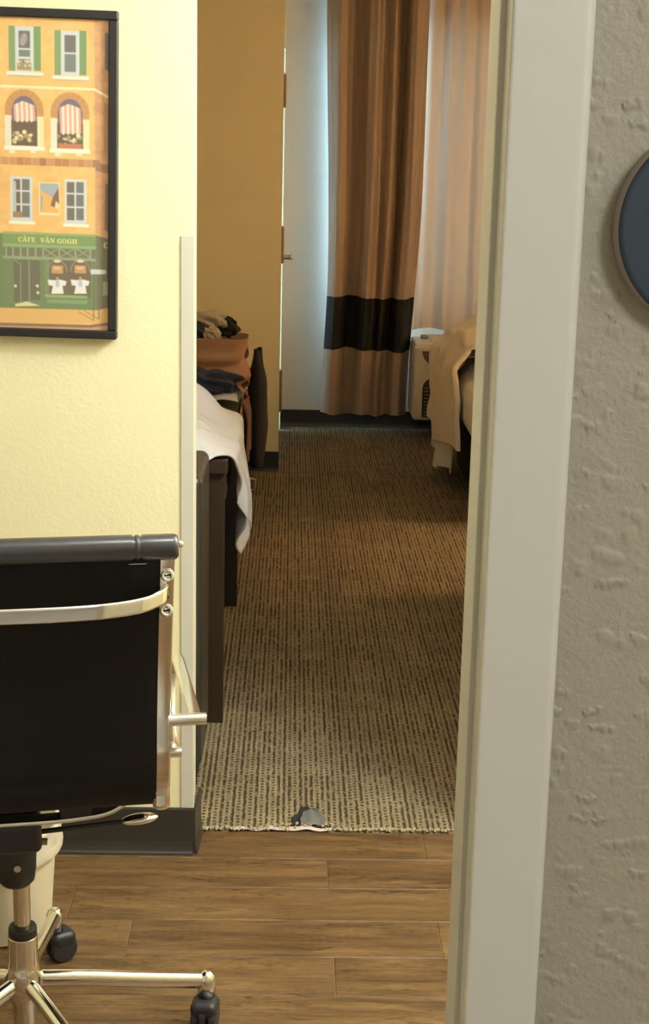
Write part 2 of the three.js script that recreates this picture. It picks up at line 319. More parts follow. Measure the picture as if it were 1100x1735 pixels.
// wood-look floor: every plank its own piece on an underlay paled for seam highlights
{
  const f = group('floor', [0, 0, 0]); struct(f, 'brown wood-look plank floor');
  mesh('underlay', box(-2.6, 1.5, -0.1, -0.003, -3.33, -1.3), std([0.36, 0.25, 0.13], 0.8), f);  // pale colour stands in for bevel highlights along the seams
  const rows = [-3.33, -3.19, -3.048, -2.904, -2.757, -2.613];
  while (rows[rows.length - 1] < -1.3) rows.push(rows[rows.length - 1] + 0.1445);
  const joints = { 0: [-1.9, -0.75, 0.33, 1.2], 1: [-2.2, -1.1, 0.101], 2: [-1.5, -0.45, 0.7], 3: [-2.0, -0.313, 0.327], 4: [-1.7, -0.85, 0.106, 1.1], 5: [-2.1, -1.0, 0.45] };
  const plank = (w, d) => {                               // bevelled board, top at y = 0, bottom -0.004, 20 triangles
    const bv = 0.0016, p = [], idx = [], uv = [], ox = rnd(), oy = rnd();
    for (const [sx, sz] of [[-1, -1], [1, -1], [1, 1], [-1, 1]]) p.push([sx * w / 2, -0.004, sz * d / 2]);
    for (const [sx, sz] of [[-1, -1], [1, -1], [1, 1], [-1, 1]]) p.push([sx * w / 2, -bv, sz * d / 2]);
    for (const [sx, sz] of [[-1, -1], [1, -1], [1, 1], [-1, 1]]) p.push([sx * (w / 2 - bv), 0, sz * (d / 2 - bv)]);
    for (const b of [0, 4]) for (let i = 0; i < 4; i++) { const a = b + i, c = b + (i + 1) % 4; idx.push(a, a + 4, c, c, a + 4, c + 4); }
    idx.push(8, 11, 9, 9, 11, 10, 0, 1, 3, 1, 2, 3);
    for (const q of p) uv.push(q[0] / 1.22 + ox, q[2] / 0.152 + 0.5 + 0.02 * oy);
    let g = new THREE.BufferGeometry(); g.setAttribute('position', new THREE.Float32BufferAttribute(p.flat(), 3)); g.setAttribute('uv', new THREE.Float32BufferAttribute(uv, 2)); g.setIndex(idx);
    g = g.toNonIndexed(); g.computeVertexNormals(); return g;
  };
  for (let i = 0; i + 1 < rows.length; i++) {
    const js = joints[i] ?? [rr(-2.2, -1.6), rr(-0.9, -0.4), rr(0.3, 0.9)], xs = [-2.6, ...js, 1.5], d = rows[i + 1] - rows[i] - 0.0012;
    for (let k = 0; k + 1 < xs.length; k++) mesh('plank', plank(xs[k + 1] - xs[k] - 0.0012, d), M.planks[Math.floor(rnd() * 3)], f, [(xs[k] + xs[k + 1]) / 2, rr(-0.0004, 0), (rows[i] + rows[i + 1]) / 2]);
  }
}

// bedroom carpet with its frayed front edge and the torn spot at the seam
{
  const c = group('floor_carpet', [0, 0, 0]); struct(c, 'ribbed beige and brown bedroom carpet');
  mesh('subfloor', box(-0.9, 3.0, -0.1, -0.004, ZB, -3.33), std([0.3, 0.28, 0.25], 0.9), c);
  const edge = []; const tear = [[0.015, -3.352], [0.02, -3.40], [0.035, -3.425], [0.042, -3.462], [0.058, -3.47], [0.07, -3.43], [0.092, -3.405], [0.10, -3.36]];
  for (let x = -0.9; x < 3.0; x += 0.011) { if (x > 0.008 && x < 0.112) continue; if (x > 0.112 && edge.length && edge[edge.length - 1][0] < 0.02) edge.push(...tear); edge.push([x, -3.336 + rr(-0.006, 0.005) - (x > -0.13 && x < 0.14 ? 0.012 * (1 - Math.abs(x - 0.03) / 0.17) : 0)]); }
  const pile = extrudeXZ([...edge, [3.0, -3.34], [3.0, ZB], [-0.9, ZB]], -0.006, 0.006);
  mesh('carpet_pile', uvMetres(pile.translate(0, 0, 0), 0.912, 0.912), M.carpet, c);
  // frayed loops standing along the cut
  const fr = [];
  for (let x = -0.19; x < 0.45; x += 0.006) if (!(x > 0.015 && x < 0.1)) fr.push(new THREE.SphereGeometry(rr(0.003, 0.0055), 6, 4).scale(1, 0.8, rr(0.9, 2)).translate(x + rr(-0.002, 0.002), 0.004, -3.338 + rr(-0.004, 0.006)));
  const fray = mesh('frayed_loops', merge(fr), std([0.40, 0.33, 0.2], 0.95), c); fray.userData.kind = 'stuff';
  mesh('seam_strip', sheet((u, v) => [lerp(-0.125, 0.115, u), 0.0035 + 0.002 * Math.sin(u * 19), -3.331 - 0.022 * v * (1 - Math.abs(u - 0.55)) + 0.002 * Math.sin(u * 31)], 40, 4, 0.002), std([0.66, 0.56, 0.48], 0.7), c).userData.label = 'pale seam strip showing under the carpet edge';
  mesh('torn_hole', sheet((u, v) => [lerp(0.018, 0.098, u), 0.001 + 0.003 * noise(u * 7, v * 7), lerp(-3.35, -3.472, v)], 14, 14, 0.002), std([0.02, 0.02, 0.018], 0.9), c).userData.label = 'dark sheet in the torn carpet hole';  // near-black sheet fills the hole in the carpet
  mesh('tape_flap', sheet((u, v) => [0.072 + (u - 0.5) * lerp(0.06, 0.018, v * v) - 0.008 * v + 0.004 * (noise(v * 6, u * 3, 0, 0, 77) - 0.5), 0.006 + 0.016 * Math.sin(v * 2.4) * (0.6 + 0.4 * u) + 0.006 * (noise(u * 4, v * 4, 0, 0, 78) - 0.5), lerp(-3.352, -3.425, v) + 0.012 * (noise(u * 5, v * 2, 0, 0, 79) - 0.5)], 12, 12, 0.002), std([0.15, 0.15, 0.135], 0.8), c).userData.label = 'grey tape flap';
  const cr = []; for (let k = 0; k < 26; k++) cr.push(new THREE.IcosahedronGeometry(rr(0.002, 0.0045), 0).translate(rr(-0.05, 0.13), 0.008, rr(-3.36, -3.337)));
  const crumbs = mesh('crumbs', merge(cr), std([0.45, 0.36, 0.24], 0.9), c); crumbs.userData.kind = 'stuff';
}

// near door frame: casing face with a rounded outer edge, jamb and stop
{
  const t = group('trim_1', [0.165, 0, -1.2]); struct(t, 'painted beige door frame beside the textured wall');
  const face = [[0.0625, -0.0142], ...Array.from({ length: 8 }, (_, i) => { const a = i / 7 * Math.PI / 2; return [0.0545 + 0.008 * Math.cos(a), -0.008 + 0.008 * Math.sin(a)]; }), ...Array.from({ length: 5 }, (_, i) => { const a = Math.PI / 2 + i / 4 * Math.PI / 2; return [0.001 + 0.003 * Math.cos(a), -0.003 + 0.003 * Math.sin(a)]; }), [-0.002, -0.136], [0.0, -0.136], [0.0, -0.0142]];
  mesh('casing', extrudeXZ(face, 0, 2.07), M.framePaint, t);
  mesh('door_stop', extrudeXZ([[-0.002, -0.032], [-0.0064, -0.032], [-0.0072, -0.033], [-0.0072, -0.064], [-0.0064, -0.065], [-0.002, -0.065]], 0, 2.05), M.framePaint, t);
  const l = group('trim_2', [-0.64, 0, -1.2]); struct(l);
  mesh('casing', rbox(-0.06, 0.002, 0, 2.07, -0.136, 0, 0.004), M.framePaint, l);
  const h = group('trim_3', [0, 2.05, -1.2]); struct(h);
  mesh('casing', rbox(-0.7, 0.225, -0.002, 0.06, -0.136, 0, 0.004), M.framePaint, h);
}

// ---------------------------------------------------------------- lamps
function lampLight(L) {
  const p = new THREE.PointLight(lin(...L.color), L.power, 0, 2); p.position.set(...L.pos); p.castShadow = true; p.shadow.radius = L.size; p.name = 'lamp_light';
  scene.add(p); return p;
}
function ceilingLamp(L, label, top) {
  const g = group('ceiling_lamp', [L.pos[0], top, L.pos[2]]); tag(g, label, 'lamp');
  mesh('base_ring', lathe([[0, 0], [0.17, 0], [0.17, -0.02], [0.16, -0.025], [0, -0.025]]), M.steel, g);
  mesh('glass_bowl', lathe([[0.155, -0.02], [0.15, -0.05], [0.12, -0.08], [0.07, -0.1], [0, -0.106], [0, -0.103], [0.07, -0.097], [0.118, -0.077], [0.147, -0.048], [0.15, -0.02]]), std([0.9, 0.88, 0.82], 0.5, { emissive: lin(...L.color), emissiveIntensity: 0.6 }), g);
  mesh('finial', new THREE.SphereGeometry(0.009, 16, 12), M.steel, g, [0, -0.112, 0]);
  lampLight(L);
}
ceilingLamp(LIVING_LIGHT, 'round ceiling lamp above the desk chair', TOP);
ceilingLamp(KITCHEN_LIGHT, 'round ceiling lamp above the wood floor by the bedroom opening', TOP);
ceilingLamp(BATH_LIGHT, 'round ceiling lamp in the bathroom', TOP);

// ---------------------------------------------------------------- framed picture
{
  const c = document.createElement('canvas'); c.width = 926; c.height = 1160;
  const g = c.getContext('2d'), X = (x) => 926 - (184 - x) * 2.2, Y = (y, x = 90) => (y - 23 - x * 0.036) * 2.2;
  const quad = (pts, col) => { g.fillStyle = col; g.beginPath(); pts.forEach(([x, y], i) => (i ? g.lineTo(X(x), Y(y, x)) : g.moveTo(X(x), Y(y, x)))); g.closePath(); g.fill(); };
  const rect = (x0, y0, x1, y1, col) => quad([[x0, y0], [x1, y0 + (x1 - x0) * 0.036], [x1, y1 + (x1 - x0) * 0.036], [x0, y1]], col);
  const line = (pts, col, w) => { g.strokeStyle = col; g.lineWidth = w * 2.2; g.beginPath(); pts.forEach(([x, y], i) => (i ? g.lineTo(X(x), Y(y, x)) : g.moveTo(X(x), Y(y, x)))); g.stroke(); };
  g.fillStyle = '#e8b468'; g.fillRect(0, 0, 926, 1160);
  for (let i = 0; i < 900; i++) { g.fillStyle = ['rgba(244,196,116,.25)', 'rgba(214,150,84,.2)', 'rgba(240,200,130,.22)', 'rgba(205,160,110,.14)'][i % 4]; g.beginPath(); g.ellipse(rnd() * 926, rnd() * 1160, rr(8, 50), rr(6, 30), rnd() * 3, 0, 7); g.fill(); }
  // side facade
  quad([[158, 26], [190, 32], [190, 400], [160, 386]], '#c98f63');
  for (let i = 0; i < 120; i++) { g.fillStyle = ['rgba(160,110,80,.18)', 'rgba(220,160,110,.2)'][i % 2]; g.beginPath(); g.ellipse(X(rr(160, 186)), Y(rr(30, 380)), rr(6, 20), rr(5, 24), 0, 0, 7); g.fill(); }
  quad([[176, 50], [190, 54], [190, 118], [176, 110]], '#5a5260');
  quad([[174, 165], [190, 170], [190, 255], [174, 248]], '#a87858'); quad([[177, 300], [190, 306], [190, 390], [176, 380]], '#6f5a58');
  // cornices
  quad([[-300, 125], [158, 141], [184, 155], [184, 160], [158, 145], [-300, 130]], '#f0e2b4');
  for (let x = -300; x < 160; x += 13) rect(x, 255 + (x) * 0.036, x + 12.4, 268 + x * 0.036, ['#b4764e', '#a86c4a', '#bf8458', '#9e6646'][Math.floor(rnd() * 4)]);
  quad([[160, 264], [190, 272], [190, 286], [160, 279]], '#8e6450');
  const shut = (x, y, k) => {
    rect(x - 13, y, x - 2, y + 73, '#6d9160'); rect(x + 29, y + 1, x + 41, y + 73, '#5f8a58');
    for (let i = 0; i < 24; i++) { line([[x - 13, y + 2 + i * 3], [x - 2, y + 2.4 + i * 3]], 'rgba(60,90,60,.45)', 0.5); line([[x + 29, y + 4 + i * 3], [x + 41, y + 4.4 + i * 3]], 'rgba(60,90,60,.45)', 0.5); }
    rect(x - 2, y + 1, x + 29, y + 74, '#c3cfdc'); rect(x + 4, y + 8, x + 23, y + 36, '#58565c'); rect(x + 4, y + 39, x + 23, y + 68, '#5d6a72');
    if (k) { rect(x + 4, y + 50, x + 23, y + 54, '#c3cfdc'); rect(x + 1, y + 60, x + 25, y + 72, '#8a7c66'); for (let i = 0; i < 14; i++) { g.fillStyle = ['#e8d9a0', '#d4b070', '#8a6a60'][i % 3]; g.beginPath(); g.arc(X(x + rr(2, 24)), Y(y + rr(56, 66), x), 4, 0, 7); g.fill(); } g.fillStyle = '#908a96'; g.beginPath(); g.ellipse(X(x + 12), Y(y + 22, x), 13, 24, 0.3, 0, 7); g.fill(); }
    rect(x - 17, y + 74, x + 45, y + 80, '#e9e6d8'); rect(x - 15, y + 80, x + 44, y + 82, '#a9a08c');
  };
  shut(27, 39, 1); shut(104, 46, 0); shut(-60, 36, 0); shut(-145, 34, 1); shut(-225, 32, 0);
  const arch = (x, y, k) => {                              // x, y: top centre of the arch
    g.fillStyle = '#bb8350'; g.beginPath(); g.ellipse(X(x), Y(y + 31, x), 33 * 2.2, 34 * 2.2, 0.03, Math.PI, 0); g.lineTo(X(x + 33), Y(y + 42, x)); g.lineTo(X(x - 33), Y(y + 40, x)); g.fill();
    for (let i = 0; i < 10; i++) { const a = Math.PI + i / 9 * Math.PI; g.strokeStyle = 'rgba(140,85,50,.55)'; g.lineWidth = 2; g.beginPath(); g.moveTo(X(x) + Math.cos(a) * 22 * 2.2, Y(y + 31, x) + Math.sin(a) * 23 * 2.2); g.lineTo(X(x) + Math.cos(a) * 33 * 2.2, Y(y + 31, x) + Math.sin(a) * 34 * 2.2); g.stroke(); }
    g.fillStyle = '#5d5470'; g.beginPath(); g.ellipse(X(x), Y(y + 33, x), 21 * 2.2, 25 * 2.2, 0, Math.PI, 0); g.lineTo(X(x + 22), Y(y + 90, x)); g.lineTo(X(x - 22), Y(y + 88, x)); g.fill();
    rect(x - 33, y + 40, x - 22, y + 90, '#dfe0d6'); rect(x + 22, y + 42, x + 33, y + 92, '#e2dcae'); rect(x - 22, y + 48, x + 22, y + 90, '#4d3f38');
    const L = k ? 66 : 50;
    for (let i = 0; i < 9; i++) quad([[x - 18 + i * 4, y + 16 + Math.abs(i - 4) * 1.6], [x - 14 + i * 4, y + 16 + Math.abs(i - 3) * 1.6], [x - 12.6 + i * 4, y + L], [x - 17 + i * 4, y + L + (i % 2 ? 2 : -1)]], i % 2 ? '#efe2dc' : '#d79a86');
    for (let i = 0; i < 22; i++) { g.fillStyle = ['#7f8a58', '#c9bd8a', '#a87858', '#e4d9b0'][i % 4]; g.beginPath(); g.arc(X(x + rr(-20, 19)), Y(y + rr(68, 86), x), rr(4, 9), 0, 7); g.fill(); }
    if (k) rect(x - 20, y + 82, x + 20, y + 90, '#b5654a');
    rect(x - 35, y + 90, x + 34, y + 97, '#f1efe6'); rect(x - 26, y + 97, x - 16, y + 103, '#e4e0d4'); rect(x + 10, y + 97, x + 20, y + 103, '#e4e0d4');
  };
  arch(39, 146, 0); arch(117, 151, 1); arch(-45, 143, 1); arch(-130, 140, 0); arch(-215, 137, 1);
  const sash = (x, y, k) => {
    rect(x, y, x + 38, y + 76, '#c9d2dc'); rect(x + 4, y + 5, x + 17, y + 70, k ? '#4f4640' : '#5a5654'); rect(x + 20, y + 5, x + 33, y + 70, '#596068');
    for (const q of [23, 46]) rect(x + 3, y + q, x + 34, y + q + 3, '#c9d2dc');
    if (k) { quad([[x + 4, y + 4], [x + 10, y + 10], [x + 10, y + 60], [x + 4, y + 70]], '#aab6c4'); rect(x + 4, y + 60, x + 20, y + 70, '#8a6a50'); }
    rect(x - 3, y + 76, x + 42, y + 81, '#f0eee2');
  };
  sash(14, 288, 1); sash(107, 293, 0); sash(-70, 285, 0); sash(-160, 282, 1); sash(-240, 279, 0);
  // painted panel between the windows
  rect(63, 298, 99, 354, '#e9d6a8'); rect(65, 300, 97, 350, '#8ea3b8'); quad([[65, 312], [84, 322], [92, 340], [97, 345], [97, 351], [65, 350]], '#e2a65a'); quad([[97, 308], [88, 322], [83, 338], [92, 342], [98, 345]], '#6b4a38'); quad([[65, 318], [70, 324], [68, 346], [65, 348]], '#7fa3b4'); quad([[92, 330], [98, 336], [98, 345], [90, 342]], '#d9cfa2');
  // cafe front
  quad([[-300, 378], [161, 389], [184, 396], [190, 520], [162, 522], [-300, 516]], '#54704a');
  rect(0, 384, 162, 405, '#64884f'); rect(-300, 373, -8, 394, '#64884f'); quad([[0, 382], [162, 388], [162, 392], [0, 386]], '#87a066'); quad([[0, 403], [162, 409], [162, 414], [0, 408]], '#7d9c72');
  rect(2, 410, 160, 428, '#5a5f4c');
  for (const x of [4, 16, 29, 41, 55, 68, 96, 124, 150]) rect(x, 409 + x * 0.036, x + 3, 428 + x * 0.036, '#7f967a');
  for (const x of [71, 99, 127]) { line([[x, 412], [x + 24, 428]], '#8b9b80', 1.6); line([[x, 427], [x + 24, 413]], '#8b9b80', 1.2); }
  rect(0, 424, 162, 429, '#7d9474');
  rect(3, 430, 66, 510, '#57714f'); rect(18, 432, 30, 505, '#4a4f44'); rect(31, 432, 44, 508, '#4c5247'); rect(46, 432, 64, 502, '#4b4f47'); line([[20, 432], [30, 440], [30, 505]], '#7a8c74', 1.5); line([[45, 432], [45, 506]], '#7a8c74', 2);
  for (const [x, y] of [[21, 477], [59, 477], [60, 489]]) { g.fillStyle = '#d9d2a0'; g.beginPath(); g.arc(X(x), Y(y, x), 6, 0, 7); g.fill(); }
  rect(72, 431, 152, 494, '#544b44'); rect(72, 431, 80, 494, '#5f7a55');
  for (const x of [94, 134]) {
    g.strokeStyle = '#7a8068'; g.lineWidth = 4; g.beginPath(); g.ellipse(X(x), Y(452, x), 36, 44, 0, Math.PI, 0); g.stroke();
    g.fillStyle = '#dcd4c0'; g.beginPath(); g.ellipse(X(x), Y(434, x), 14, 6, 0, 0, 7); g.fill();
    rect(x - 10, 441, x + 10, 455, '#b8875c'); rect(x - 6, 444, x + 5, 448, '#d8b48a');
    quad([[x - 17, 466], [x - 5, 467], [x + 6, 466], [x + 16, 469], [x + 14, 477], [x + 9, 477], [x + 11, 491], [x - 11, 491], [x - 8, 477], [x - 15, 476]], '#e3e7f0');
    g.fillStyle = '#a9b9d6'; g.beginPath(); g.ellipse(X(x), Y(473, x), 8, 14, 0, 0, 7); g.fill(); g.fillStyle = '#c08a5a'; g.beginPath(); g.arc(X(x), Y(464, x), 6, 0, 7); g.fill();
  }
  rect(72, 492, 146, 497, '#74a05c'); rect(72, 497, 148, 512, '#4f6e4a'); rect(76, 500, 146, 507, '#6c8a66');
  quad([[161, 389], [190, 398], [190, 522], [162, 522]], '#5b5f4d'); rect(173, 470, 186, 494, '#8d8f78');
  // lettering
  g.save(); g.fillStyle = '#e6e08a'; g.font = 'bold 25px serif'; g.translate(X(26), Y(400, 26)); g.rotate(0.0); g.fillText('CÂFE', 0, 0); g.fillText('VÂN', 85, 1); g.fillText('GOGH', 148, 2); g.font = 'bold 30px serif'; g.fillText('C', X(174) - X(26), 14); g.restore();
  // pavement, sign post, kerb
  quad([[-300, 506], [162, 520], [190, 514], [190, 545], [-300, 535]], '#d9a862'); quad([[20, 509], [40, 504], [64, 512], [20, 513]], '#d8cf9a');
  quad([[-300, 533], [150, 546], [190, 541], [190, 546], [150, 551], [-300, 538]], '#6e5644'); quad([[-300, 538], [150, 551], [190, 546], [190, 570], [-300, 570]], '#b98c68');
  line([[158, 455], [157, 538]], '#4c463e', 1.3); line([[167, 460], [166, 535]], '#4c463e', 1.3); line([[130, 522], [157, 538]], '#6a5840', 1); line([[140, 520], [166, 536]], '#6a5840', 1);
  quad([[152, 448], [176, 449], [180, 453], [176, 457], [152, 457]], '#cdd5e4');
  g.globalAlpha = 0.22; for (const [dx, dy] of [[2, 0], [-2, 0], [0, 2], [0, -2], [1.5, 1.5]]) g.drawImage(c, dx, dy);
  g.globalAlpha = 0.24; g.fillStyle = '#dcc8a8'; g.fillRect(0, 0, 926, 1160); g.globalAlpha = 1;
  const tex = new THREE.CanvasTexture(c); tex.colorSpace = THREE.SRGBColorSpace; tex.magFilter = THREE.LinearFilter;

  const w = 0.535, h = 0.657, p = group('framed_picture', [-0.366 - w / 2, 1.184, ZP]); p.rotation.z = -0.014; tag(p, 'black framed print of a yellow corner cafe hung on the yellow wall', 'picture');
  const fw = 0.018, fd = 0.03, fm = std([0.016, 0.015, 0.016], 0.42);
  for (const [x0, x1, y0, y1] of [[-w / 2, w / 2, 0, fw], [-w / 2, w / 2, h - fw, h], [-w / 2, -w / 2 + fw, fw, h - fw], [w / 2 - fw, w / 2, fw, h - fw]]) mesh('frame_rail', rbox(x0, x1, y0, y1, 0.003, fd, 0.003, 2), fm, p);
  mesh('backing', rbox(-w / 2 + 0.006, w / 2 - 0.006, 0.006, h - 0.006, 0.001, 0.012, 0.001, 1), std([0.2, 0.15, 0.1], 0.9), p);
  mesh('print', new THREE.PlaneGeometry(w - 2 * fw + 0.002, h - 2 * fw + 0.002).translate(0, h / 2, 0.0205), std(0xffffff, 0.55, { map: tex }), p);
  mesh('print_board', box(-w / 2 + fw - 0.001, w / 2 - fw + 0.001, fw - 0.001, h - fw + 0.001, 0.012, 0.020), std([0.6, 0.55, 0.45], 0.9), p);
}

// ---------------------------------------------------------------- round disc on the bathroom wall
{
  const g = group('wall_disc', [0.3325, 1.526, -1.214]); tag(g, 'round slate grey disc with a mauve rim mounted on the textured taupe wall', 'wall fixture');
  const rot = (geo) => geo.rotateX(Math.PI / 2);
  mesh('rim', rot(lathe([[0, 0], [0.0800, 0], [0.0808, 0.003], [0.0806, 0.014], [0.079, 0.0165], [0.0775, 0.017], [0, 0.017]], 72)), std([0.30, 0.235, 0.215], 0.5), g);
  mesh('face', rot(lathe([[0, 0.016], [0.0785, 0.016], [0.0792, 0.018], [0.0785, 0.0202], [0.075, 0.021], [0, 0.021]], 72)), std([0.019, 0.031, 0.042], 0.65), g).userData.label = 'slate grey face';
}

// ---------------------------------------------------------------- desk chair seen from behind
{
  const turn = 10.7 * Math.PI / 180, ch = group('office_chair', [-0.45, 0, -2.407], turn);
  tag(ch, 'black leather desk chair with chrome arms on a five-star base', 'chair');
  // side profile [y, z] from head roll down the back and forward along the seat
  const prof = [[1.0, 0.292], [0.93, 0.272], [0.82, 0.243], [0.72, 0.226], [0.645, 0.219], [0.59, 0.208], [0.558, 0.178], [0.545, 0.12], [0.54, 0.0], [0.545, -0.14], [0.55, -0.24], [0.537, -0.27]];
  const pc = new THREE.CatmullRomCurve3(prof.map(([y, z]) => V3(0, y, z)), false, 'centripetal');
  const XR = 0.222;
  mesh('back_and_seat', sheet((u, v) => { const p = pc.getPointAt(lerp(0.005, 0.99, v)), b = 0.008 * Math.sin(Math.PI * u); return [lerp(-0.212, 0.212, u), p.y - (v > 0.6 ? b : 0), p.z - (v < 0.45 ? b : 0)]; }, 16, 90, 0.018, 8, 16), M.leather, ch).userData.label = 'black leather back and seat sling';
  const roll = (name, y, z) => {
    const r = 0.0185, L = 0.238, pts = [[0, -L], [r - 0.004, -L], [r - 0.001, -L + 0.003], [r, -L + 0.008]];
    for (const s of [-1, 1]) { const x = s * 0.178; if (s < 0) pts.push([r, x - 0.008], [r - 0.0028, x - 0.0045], [r - 0.0004, x - 0.002], [r - 0.0004, x + 0.002], [r - 0.0028, x + 0.0045], [r, x + 0.008]); else pts.push([r, x - 0.008], [r - 0.0028, x - 0.0045], [r - 0.0004, x - 0.002], [r - 0.0004, x + 0.002], [r - 0.0028, x + 0.0045], [r, x + 0.008]); }
    pts.push([r, L - 0.008], [r - 0.001, L - 0.003], [r - 0.004, L], [0, L]);
    const m = mesh(name, lathe(pts, 40).rotateZ(-Math.PI / 2).scale(1, 1.06, 1), M.leatherRoll, ch, [0, y, z]);
    for (const s of [-1, 1]) mesh('end_plug', new THREE.SphereGeometry(0.006, 16, 12), M.chrome, m, [s * 0.241, 0.004, 0]);
    for (const s of [-1, 1]) mesh('stitch', rbox(s * 0.178 - 0.013, s * 0.178 + 0.013, -0.0225, -0.0215, 0.004, 0.0105, 0.0004, 1), M.steel, m);
    return m;
  };
  roll('head_roll', 1.006, 0.294); roll('front_roll', 0.53, -0.275);
  for (const s of [-1, 1]) {
    const pts = prof.slice(0, 11).map(([y, z]) => [s * XR, y, z + 0.002]);
    const rail = mesh('side_rail', sweep(pts, profileRect(0.024, 0.013, 0.004), [1, 0, 0], 120), M.chrome, ch);
    for (const [y, z] of [[0.961, 0.283], [0.902, 0.266]]) {
      const b = mesh('bolt', lathe([[0.0045, 0.004], [0.0052, 0.0075], [0.0075, 0.0085], [0.0098, 0.007], [0.0105, 0.0], [0, 0], [0, 0.004]].reverse(), 24).rotateX(Math.PI / 2 - 0.25), M.chrome, rail, [s * (XR + 0.001), y, z + 0.006]);
    }
    mesh('rail_end', rbox(s * XR - 0.014, s * XR + 0.014, 0.546, 0.584, 0.182, 0.208, 0.011, 4), M.chrome, rail);
    // armrest: two stand-offs and a flat loop
    const a = mesh('armrest', sweep([[s * 0.272, 0.712, 0.235], [s * 0.272, 0.717, 0.16], [s * 0.272, 0.722, 0.05], [s * 0.272, 0.724, -0.02], [s * 0.271, 0.716, -0.06], [s * 0.269, 0.69, -0.08], [s * 0.266, 0.655, -0.08], [s * 0.262, 0.61, -0.05], [s * 0.26, 0.58, 0.0], [s * 0.26, 0.574, 0.03]], profileRect(0.021, 0.006, 0.0025), [1, 0, 0], 90), M.chrome, ch);
    mesh('stand_off', rodBetween([s * (XR + 0.008), 0.71, 0.23], [s * 0.289, 0.71, 0.23], 0.0098, 0.0098, 24), M.chrome, a);
    mesh('stand_off', rodBetween([s * (XR + 0.005), 0.573, 0.03], [s * 0.273, 0.573, 0.03], 0.009, 0.009, 24), M.chrome, a);
  }
  // bowed stretcher across the back
  mesh('back_stretcher', sweep([[-XR, 0.934, 0.279], [-0.210, 0.932, 0.302], [-0.183, 0.929, 0.326], [-0.13, 0.926, 0.340], [0, 0.925, 0.346], [0.13, 0.926, 0.340], [0.183, 0.929, 0.326], [0.210, 0.932, 0.302], [XR, 0.934, 0.279]], profileRect(0.024, 0.012, 0.004), [0, 1, 0], 100), M.chrome, ch);
  // under the seat
  for (const z of [0.10, -0.12]) mesh('seat_spreader', sweep([[-XR, 0.536, z], [-0.19, 0.532, z], [-0.145, 0.508, z], [-0.09, 0.500, z], [0, 0.498, z], [0.09, 0.500, z], [0.145, 0.508, z], [0.19, 0.532, z], [XR, 0.536, z]], profileRect(0.03, 0.009, 0.003), [0, 0, 1], 70), M.chrome, ch);
  for (const x of [-0.09, 0.09]) mesh('mount_block', rbox(x - 0.026, x + 0.026, 0.502, 0.532, -0.14, 0.115, 0.005), M.blackPlastic, ch);
  const mech = mesh('tilt_mechanism', merge([rbox(-0.075, 0.035, 0.44, 0.495, -0.13, 0.11, 0.012), lathe([[0, 0.342], [0.024, 0.342], [0.031, 0.35], [0.034, 0.37], [0.036, 0.45], [0, 0.45]]).translate(-0.008, 0, 0.01)]), M.blackPlastic, ch);
  mesh('tension_screw', rodBetween([-0.006, 0.388, 0.03], [-0.006, 0.388, 0.052], 0.006), M.chrome, mech);
  const lv = mesh('height_lever', rodBetween([0.03, 0.448, 0.04], [0.19, 0.462, 0.05], 0.0045), M.blackPlastic, mech);
  mesh('lever_paddle', new THREE.SphereGeometry(1, 24, 14).scale(0.032, 0.009, 0.014).rotateZ(0.08).translate(0.2, 0.464, 0.05), M.chrome, lv);
  mesh('limit_stub', rodBetween([0.02, 0.432, 0.04], [0.045, 0.43, 0.042], 0.006), M.bronze, mech);
  mesh('gas_column', rodBetween([0, 0.2, 0], [0, 0.37, 0], 0.0145, 0.0145, 32), M.chrome, ch);
  mesh('collar', lathe([[0, 0.234], [0.0245, 0.234], [0.0245, 0.252], [0.0225, 0.256], [0.017, 0.252], [0, 0.25]]), M.blackPlastic, ch);
  const hub = mesh('hub', lathe([[0, 0.05], [0.018, 0.05], [0.02, 0.075], [0.022, 0.11], [0.032, 0.125], [0.034, 0.16], [0.028, 0.178], [0.0255, 0.19], [0.0255, 0.236], [0.024, 0.238], [0, 0.238]]), M.chrome, ch);
  for (let k = 0; k < 5; k++) {
    const a = (7 + 72 * k) * Math.PI / 180, dx = Math.cos(a), dz = -Math.sin(a), at = (r, y) => [dx * r, y, dz * r];
    const leg = mesh('leg', sweep([at(0.012, 0.152), at(0.1, 0.138), at(0.2, 0.118), at(0.3, 0.099), at(0.333, 0.093)], Array.from({ length: 16 }, (_, i) => [0.0125 * Math.cos(i * Math.PI / 8), 0.0155 * Math.sin(i * Math.PI / 8)]), [-dz, 0, dx], 30), M.chrome, ch);
    mesh('leg_tip', lathe([[0, 0.066], [0.0165, 0.066], [0.017, 0.09], [0.0165, 0.1], [0.012, 0.109], [0.005, 0.113], [0, 0.114]], 24).translate(dx * 0.33, 0, dz * 0.33), M.chrome, leg);
    // twin-wheel caster trailing to one side
    const ca = [-1.9, 0.38, 3.5, 4.2, 5.6][k], cx = Math.cos(ca), cz = -Math.sin(ca), ox = dx * 0.33 + cx * 0.012, oz = dz * 0.33 + cz * 0.012;
    const caster = mesh('caster', merge([
      rodBetween([dx * 0.33, 0.045, dz * 0.33], [dx * 0.33, 0.068, dz * 0.33], 0.0165, 0.0165),
      new RoundedBoxGeometry(0.052, 0.034, 0.05, 4, 0.014).rotateY(ca).translate(ox, 0.047, oz),
      rodBetween([ox - cz * 0.006, 0.03, oz + cx * 0.006], [ox + cz * 0.006, 0.03, oz - cx * 0.006], 0.031, 0.031, 28)]), M.blackPlastic, leg);
